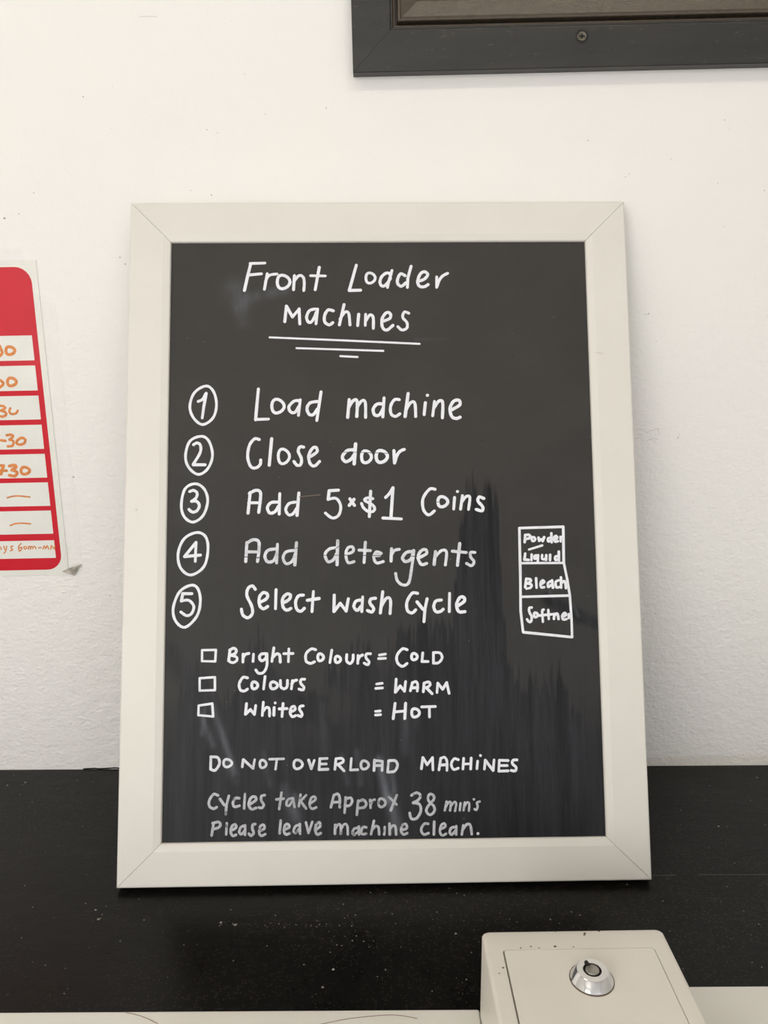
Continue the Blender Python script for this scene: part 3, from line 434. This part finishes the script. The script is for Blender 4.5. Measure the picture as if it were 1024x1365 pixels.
for x, y in ((-.2616, -.245), (-.255, -.257), (-.145, -.262), (-.132, -.265), (-.05, -.335), (-.213, -.19)): crumb(x, y+.18, .0010, .0007)
for i in range(46): crumb(-.145+i*.0022+rc.gauss(0, .004), -.2655+.18+.0018*math.sin(i*.3)+rc.gauss(0, .0016), rc.choice((.00012, .00018, .0002, .0005)), .0002)
o = link('crumbs', V, F, CRUMB, None); o.location = (0, -.18, .0); o['kind'] = 'stuff'
o['label'] = 'pale crumbs and lint scattered over the black shelf'; o['category'] = 'crumbs'
# ------------------------------------------------------------------ the leaning blackboard
T = .018; H = .6645
bo = thing('framed_blackboard', 'cream framed blackboard with white handwritten washing instructions leaning on the wall', 'blackboard')
bm_ = Matrix(((.9999, -.0042, .0134), (.0141, .2997, -.9539), (0, .954, .2998))).to_4x4()
X = Vector((.9999, .0141, 0)).normalized(); Y = Vector((-.0042, .2997, .954)).normalized(); Z = X.cross(Y)
bm_ = Matrix((X, Y, Z)).transposed().to_4x4(); bm_.translation = (-.0, -.2027, 0); bo.matrix_world = bm_
OW = .2085; V0, V1 = .0406, .6213
prof = [(0, 0), (0, T-.0016), (.0004, T-.0006), (.0016, T), (.0340, T), (.0348, T-.0002), (.0404, T-.0014), (.0412, T-.0022), (.0415, T-.0036), (.0415, T-.0060), (.030, T-.0060), (.028, .003), (.028, 0)]
def bprof(k): return [(a+(k-.0415) if a > .02 else a, h) for a, h in prof]
for side, k in (('left', .0408), ('right', .0412), ('top', .0413), ('bottom', .0394)):
    rail('frame_rail', bprof(k), -.25, 0, .25, H, side, FRAME, bo, w=(.0408, .0412, .0413, .0394))
# dark hairline in the mitres
box('backing_board', (-.2215, .2215, .0285, H-.0285, .0008, .0026), MDF, bo)
box('board_core', (-.2195, .2195, .0305, H-.0305, .0030, .0105), MDF, bo)
# writing surface: fine grid so that wear, wipe marks and the painted dimming have their own shapes
NU, NV = 280, 386
us = np.linspace(-.2108, .2108, NU); vs = np.linspace(.0392, H-.0392, NV)
UU, VV = np.meshgrid(us, vs)
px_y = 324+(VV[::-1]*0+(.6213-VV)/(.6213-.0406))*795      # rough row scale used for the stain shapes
xx = 512+UU*(1320+(.6213-VV)/.58*106)
rng = np.random.RandomState(3)
kx = [220, 235, 252, 262, 300, 330, 346, 372, 400, 440, 470, 500, 522, 545, 575, 605, 618, 628, 645, 660, 668, 676, 690, 720, 745, 770, 810]
ky = [1090, 930, 900, 885, 935, 862, 842, 910, 930, 885, 862, 875, 850, 818, 820, 815, 690, 645, 655, 632, 690, 835, 895, 905, 885, 925, 960]
jag = np.interp(us, np.linspace(-.22, .22, 170), rng.rand(170)*40-20)+np.interp(us, np.linspace(-.22, .22, 420), rng.rand(420)**2*46)
thr = np.interp(xx, kx, ky)+np.interp(UU, us, jag)
wiped_dim = np.clip((px_y-thr)/16, 0, 1)
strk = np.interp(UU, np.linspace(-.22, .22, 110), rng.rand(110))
wiped_dim *= np.clip(.50+.75*strk, 0, 1)
fine = np.interp(UU+.0009*np.sin(VV*60), np.linspace(-.22, .22, 520), rng.rand(520)); wiped_dim *= .8+.3*fine
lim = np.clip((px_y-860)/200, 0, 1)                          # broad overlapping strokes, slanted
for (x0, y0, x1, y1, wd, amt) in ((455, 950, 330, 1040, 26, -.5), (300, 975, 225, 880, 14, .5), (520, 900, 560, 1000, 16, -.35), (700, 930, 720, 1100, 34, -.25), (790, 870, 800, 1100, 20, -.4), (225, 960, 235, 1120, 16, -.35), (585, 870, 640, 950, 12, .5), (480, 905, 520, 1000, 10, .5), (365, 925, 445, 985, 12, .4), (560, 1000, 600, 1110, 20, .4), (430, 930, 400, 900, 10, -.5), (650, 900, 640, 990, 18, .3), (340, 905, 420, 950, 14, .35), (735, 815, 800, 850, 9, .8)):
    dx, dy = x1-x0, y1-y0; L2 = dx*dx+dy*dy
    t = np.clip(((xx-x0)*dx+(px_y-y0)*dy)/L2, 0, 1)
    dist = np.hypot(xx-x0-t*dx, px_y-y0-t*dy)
    wiped_dim += amt*np.clip(1.4-dist/wd, 0, 1)
wiped_dim = np.clip(np.maximum(wiped_dim, np.clip((px_y-930)/130, 0, .8))+np.clip((px_y-560)/900, 0, .35), 0, 1)  # last ramp paints the weaker warm reflection lower down into the colour
wiped_dim = np.clip(wiped_dim-.12*np.clip((262-xx)/22, 0, 1)*np.clip((px_y-860)/100, 0, 1), 0, 1)
sm = np.zeros_like(wiped_dim)
for (x0, y0, x1, y1, wd, amt) in ((318, 385, 326, 408, 12, .30), (335, 400, 385, 388, 8, .16), (325, 415, 330, 435, 7, .10), (268, 960, 282, 1000, 4, .25), (283, 950, 312, 1035, 4, .30), (272, 952, 268, 985, 3, .2), (377, 1055, 390, 1090, 7, .22), (392, 1065, 395, 1100, 5, .2), (505, 1020, 515, 1070, 5, .40), (520, 1022, 525, 1060, 4, .25), (520, 1070, 528, 1105, 7, .30), (475, 1010, 480, 1050, 4, .18), (455, 1015, 462, 1050, 4, .15), (350, 1010, 358, 1050, 4, .15), (300, 1020, 312, 1045, 5, .15), (260, 625, 258, 640, 10, .07), (258, 685, 255, 700, 14, .08), (262, 740, 256, 790, 8, .10), (560, 459, 600, 459, 2, .12), (430, 950, 432, 1010, 5, .10), (540, 960, 542, 1010, 6, .10), (455, 400, 510, 470, 5, .03), (768, 822, 776, 838, 2, .25), (737, 805, 742, 812, 2, .3)):
    dx, dy = x1-x0, y1-y0; L2 = dx*dx+dy*dy+1e-6
    t = np.clip(((xx-x0)*dx+(px_y-y0)*dy)/L2, 0, 1)
    sm += amt*np.exp(-((np.hypot(xx-x0-t*dx, px_y-y0-t*dy)/wd)**2))
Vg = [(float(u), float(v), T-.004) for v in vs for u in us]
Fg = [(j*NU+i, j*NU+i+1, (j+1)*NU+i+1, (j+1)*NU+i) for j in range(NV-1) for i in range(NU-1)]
sl = link('writing_panel', Vg, Fg, SLATE, bo); sl['label'] = 'matt black panel with wipe streaks and painted dimming towards the bottom'
for nm, arr in (('wiped_dim', wiped_dim), ('smudge', np.clip(sm, 0, 1))):
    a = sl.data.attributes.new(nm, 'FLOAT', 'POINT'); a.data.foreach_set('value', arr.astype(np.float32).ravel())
inks = {}
for name, w, shd, st in parse(BOARD_STROKES):
    if shd not in inks: inks[shd] = mat_ink(shd) if shd < 1 else plain('scratched_paint', ((.035, .033, .032, 1) if shd > 8.5 else (.13, .10, .075, 1)), .6)
    if shd > 1: strokes_obj(name, st, w*.000735, T-.00378, inks[shd], bo)['label'] = 'dark hairline scratch' if shd > 8.5 else 'short brown scratch'; continue
    o = strokes_obj(name, st, w*.000735, T-.00398, inks[shd], bo)
    if shd >= .4: o['label'] = 'fainter greyish handwriting'
# ------------------------------------------------------------------ black framed board above
bf = thing('wall_frame', 'black wooden picture frame with stepped inner moulding hung high on the wall', 'frame')
a_ = .0165; bf.matrix_world = Matrix.Translation((-.0272, 0, .7612)) @ Matrix.Rotation(-a_, 4, 'Y') @ Matrix.Rotation(math.pi/2, 4, 'X')
FW, FH, FT = .66, .52, .0137
casing = [(0, 0), (0, FT-.0006), (.0006, FT), (.0365, FT), (.0377, FT-.0003), (.0385, FT-.0012), (.0398, FT-.0012), (.0402, FT-.006), (.0402, 0)]
mould = [(.0402, 0), (.0402, FT-.0034), (.0412, FT-.0030), (.0424, FT-.0034), (.0428, FT-.0100), (.0446, FT-.0100), (.0450, FT-.0010), (.0456, FT+.0002), (.0468, FT+.0006), (.0480, FT+.0001), (.0487, FT-.0010), (.0495, FT-.0010), (.0640, FT-.0044), (.0665, FT-.0060), (.0675, FT-.0100), (.0675, 0)]
for side in ('left', 'right', 'top', 'bottom'): rail('frame_rail', casing, 0, 0, FW, FH, side, BWOOD, bf, .0001)
MOULD = plain('black_gloss_moulding', (.080, .060, .040, 1), .27, var=.25, scale=260, bmp=.25, stretch=(.5, .5, 1))
for side in ('left', 'right', 'top', 'bottom'): rail('inner_moulding', mould, 0, 0, FW, FH, side, MOULD, bf, .0001)
box('panel', (.0670, FW-.0670, .0670, FH-.0670, .0005, FT-.0098), BPANEL, bf)
for sx in (.2255, FW-.2255):
    for sy in (.0278, FH-.0278):
        s0 = lathe('screw', [(.0066, FT-.0004), (.0066, FT+.0001), (.0058, FT+.0003), (.0050, FT+.0003), (.0048, FT-.0001)], DARK, bf, 32); s0.location = (sx, sy, 0)
        h0 = lathe('screw_head', [(.0045, FT-.0002), (.0045, FT+.0009), (.0040, FT+.0012), (.0032, FT+.0009), (.0008, FT+.0009)], plain('dull_screw', (.17, .15, .12, 1), .35, .9, .5, 300, .1), s0, 32)
        V, F = [], []
        for q in ((-.0026, .0026, -.0006, .0006, FT+.0010, FT+.00125), (-.0006, .0006, -.0026, .0026, FT+.0010, FT+.00125)):
            v, f = boxvf(*q, off=len(V)); V += v; F += f
        link('cross_slot', V, F, DARK, h0) if False else link('cross_slot', V, F, DARK, s0)
# ------------------------------------------------------------------ laminated price list on the left
sg = thing('price_list', 'laminated red and white price list with orange handwriting taped to the wall', 'sign')
sg.matrix_world = Matrix.Translation((-.3584, 0, .2434)) @ Matrix.Rotation(-.0143, 4, 'Y') @ Matrix.Rotation(math.pi/2, 4, 'X')
SW, SH = .243, .3435
box('laminate_sheet', (-SW, 0, 0, SH, .0001, .0008), PAPER, sg)
def rrect(x0, x1, y0, y1, r, z0, z1):
    P = []
    for cx, cy, a0 in ((x1-r, y1-r, 0), (x0+r, y1-r, 90), (x0+r, y0+r, 180), (x1-r, y0+r, 270)):
        for k in range(7): a = math.radians(a0+k*15); P.append((cx+r*math.cos(a), cy+r*math.sin(a)))
    n = len(P); V = [(x, y, z0) for x, y in P]+[(x, y, z1) for x, y in P]
    return V, [tuple(range(n)), tuple(range(n, 2*n))]+[(i, (i+1) % n, n+(i+1) % n, n+i) for i in range(n)]
V, F = rrect(-SW+.0065, -.0065, .0062, .3368, .017, .0008, .0009); link('red_table', V, F, RED, sg)
cells = [(.2401, .2663), (.2080, .2346), (.1766, .2024), (.1443, .1708), (.1122, .1387), (.0802, .1068), (.0482, .0748), (.0200, .0405)]
for y0, y1 in cells: box('table_cell', (-.112, -.0126, y0, y1, .0009, .00096), CELL, sg)
for y0, y1 in cells: box('table_cell', (-SW+.0126, -.117, y0, y1, .0009, .00096), CELL, sg)
for name, w, shd, st in parse(SIGN_STROKES):
    strokes_obj(name, st, w*.00079, .00094, ORANGE, sg)
def sheet(name, P, z0, amp, mat, n=(6, 28), seed=1):
    r = random.Random(seed); V, F = [], []; nu, nv = n
    for j in range(nv+1):
        for i in range(nu+1):
            a, b = i/nu, j/nv
            x = (1-a)*(1-b)*P[0][0]+a*(1-b)*P[1][0]+a*b*P[2][0]+(1-a)*b*P[3][0]
            y = (1-a)*(1-b)*P[0][1]+a*(1-b)*P[1][1]+a*b*P[2][1]+(1-a)*b*P[3][1]
            V.append((x, y, z0+r.random()*amp))
    for j in range(nv):
        for i in range(nu): k = j*(nu+1)+i; F.append((k, k+1, k+nu+2, k+nu+1))
    o = link(name, V, F, mat, sg, True); return o
sheet('tape', [(-.0025, .006), (.016, .004), (.0155, .30), (-.0025, .308)], .0010, .0006, TAPE)
sheet('tape', [(-.060, .3385), (-.012, .3385), (-.014, .356), (-.060, .356)], .0010, .0006, TAPE, (12, 5), 2)
sheet('tape', [(-.235, .3385), (-.180, .3385), (-.182, .356), (-.235, .356)], .0010, .0006, TAPE, (12, 5), 2)
fl = sheet('tape_flap', [(-.007, .004), (.006, -.001), (.0165, .0125), (.0035, .0085)], .0011, .0035, plain('dull_silver_tape', (.42, .38, .33, 1), .4, .2), (4, 4), 7)
fl['label'] = 'lifted dull corner of tape'
# ------------------------------------------------------------------ washing machines
def machine(loc_x, w, ztop, label):
    t = thing('washing_machine', label, 'washing machine', (loc_x+w/2, -.66, FZ)); h = ztop-FZ; a = w/2
    box('body', (-a, a, -.285, .295, .02, h-.03), MACH, t, .004)
    box('top_panel', (-a, a, -.295, .2985, h-.029, h), MACH, t, .0022, 3)
    box('control_panel', (-a+.005, a-.005, -.305, -.2855, h-.15, h-.032), MACH, t, .004)
    d = lathe('dial', [(.026, 0), (.026, .004), (.022, .02), (.006, .021)], GREYP, t, 32); d.matrix_parent_inverse = Matrix(); d.rotation_euler = (math.pi/2, 0, 0); d.location = (a*.45, -.305, h-.09)
    box('detergent_drawer', (-a+.03, -a+.17 if w > .5 else 0, -.312, -.3055, h-.13, h-.06), MACH, t, .004)
    dr = lathe('door', [(.175, 0), (.175, .018), (.150, .034), (.128, .030)], GREYP, t, 48); dr.rotation_euler = (math.pi/2, 0, 0); dr.location = (0, -.2852, h*.46)
    g = lathe('door_glass', [(.127, .0), (.127, .0302), (.08, .042), (.01, .046)], GLASS, dr, 48)
    for sx in (-a+.05, a-.05):
        for sy in (-.24, .24):
            l = lathe('foot', [(.02, 0), (.02, .008), (.012, .010), (.012, .022)], GREYP, t, 16); l.location = (sx, sy, 0)
    return t
m1 = machine(-.5285, .5995, .005, 'white front loading washing machine at the lower left with a curved brown scratch')
m2 = machine(.2060, .5995, .024, 'white front loading washing machine to the right of the coin box')
V, F = stroke_mesh([([(-.1965+.2288, .2965), (-.188+.2288, .2945), (-.180+.2288, .2915), (-.17+.2288, .2865)], True)], .0006, 0, .00008)
V2, F2 = stroke_mesh([([(.173, .283), (.20, .2895), (.225, .2925), (.238, .2925), (.252, .2895)], True)], .0006, 0, .00008)
for V_, F_ in ((V, F), (V2, F2)):
    o = link('scratch', V_, F_, BROWNINK, m1); o.location = (0, 0, .005-FZ+.0001); o['label'] = 'thin curved brown scratch'
fp = thing('filler_panel', 'narrow white panel between the two washing machines under the coin box', 'panel', (.14, -.66, FZ))
box('top_panel', (-.0645, .0645, -.29, .2985, .826, .855), MACH, fp, .002, 3)
box('body', (-.0645, .0645, -.28, .29, 0, .8258), MACH, fp, .003)
# ------------------------------------------------------------------ coin box with lock
cb = thing('coin_box', 'cream metal coin box with a recessed lid and round chrome lock', 'coin box', (.1375, -.3635, .005))
cb.rotation_euler = (0, 0, .012)
CH, CD, CW = .0700, .21, .0668
# body: open-topped rim with a recess for the lid
l0, l1, y0, y1 = -.0546, .0546, -CD+.02, -.0190
def rr(x0, x1, ya, yb, r, z, k=6):
    P = []
    for cx, cy, a0 in ((x1-r, yb-r, 0), (x0+r, yb-r, 90), (x0+r, ya+r, 180), (x1-r, ya+r, 270)):
        for j in range(k+1): a = math.radians(a0+90*j/k); P.append((cx+r*math.cos(a), cy+r*math.sin(a), z))
    return P
rings = [rr(-CW, CW, -CD, 0, .004, 0), rr(-CW, CW, -CD, 0, .004, CH-.0030), rr(-CW+.0005, CW-.0005, -CD+.0005, -.0005, .0042, CH-.0015), rr(-CW+.0014, CW-.0014, -CD+.0014, -.0014, .0045, CH-.0004), rr(-CW+.0030, CW-.0030, -CD+.0030, -.0030, .004, CH),
         rr(l0, l1, y0, y1, .0022, CH), rr(l0+.0003, l1-.0003, y0+.0003, y1-.0003, .0022, CH-.0006), rr(l0+.0003, l1-.0003, y0+.0003, y1-.0003, .0022, CH-.0045)]
V = [p for r in rings for p in r]; n = len(rings[0]); F = [(i*n+k, i*n+(k+1) % n, (i+1)*n+(k+1) % n, (i+1)*n+k) for i in range(len(rings)-1) for k in range(n)]
F += [tuple(range(n)), tuple((len(rings)-1)*n+k for k in range(n))]
body = link('body', V, F, BOXM, cb)
for p in body.data.polygons: p.use_smooth = len(p.vertices) == 4
body.data.set_sharp_from_angle(angle=math.radians(35))
rings = [rr(l0+.0015, l1-.0007, y0+.0008, y1-.0005, .002, CH-.0044), rr(l0+.0015, l1-.0007, y0+.0008, y1-.0005, .002, CH-.0002), rr(l0+.0019, l1-.0011, y0+.0012, y1-.0009, .002, CH+.0002)]
V = [p for r in rings for p in r]; F = [(i*n+k, i*n+(k+1) % n, (i+1)*n+(k+1) % n, (i+1)*n+k) for i in range(2) for k in range(n)]+[tuple(range(n)), tuple(2*n+k for k in range(n))]
link('lid', V, F, LIDM, cb)
LX, LY = .0020, -.0475
lk = lathe('lock', [(.0144, 0), (.0144, .0007), (.0140, .0012), (.0108, .0070), (.0103, .0074), (.0062, .0074), (.0060, .0070), (.0060, .004)], CHROME, cb, 64); lk.location = (LX, LY, CH+.0003)
g = lathe('grime_ring', [(.0150, 0), (.0150, .00035), (.0143, .0004), (.0140, .0004)], GRIME, lk, 48)
k_ = lathe('keyway', [(.0059, .0041), (.0059, .0052), (.0057, .0053)], DARK, lk, 40)
k2 = lathe('lock_core', [(.0047, .0050), (.0047, .0074), (.0043, .0079), (.0010, .0082)], STEEL, lk, 40)
nt = box('key_notch', (-.0010, .0010, .0035, .0078, .0068, .0084), DARK, lk); nt.rotation_euler = (0, 0, .35)
# dirt specks on the rim of the coin box
V, F = [], []
for x, y, r in ((-.0335, -.0165, .0006), (-.016, -.0168, .0009), (.0085, -.0045, .0009), (.0078, -.0058, .0007), (.0195, -.0025, .0006), (-.0125, -.0020, .0005), (-.041, -.0178, .0006), (-.028, -.0180, .0005), (-.003, -.0175, .0005), (-.0565, -.036, .0007), (-.0600, -.041, .0005)): crumb(x, y, r, r*.4)
o = link('dirt_specks', V, F, GRIME, cb); o.location = (0, 0, CH+.0001); o['label'] = 'small dark dirt specks'; o['kind'] = 'stuff'
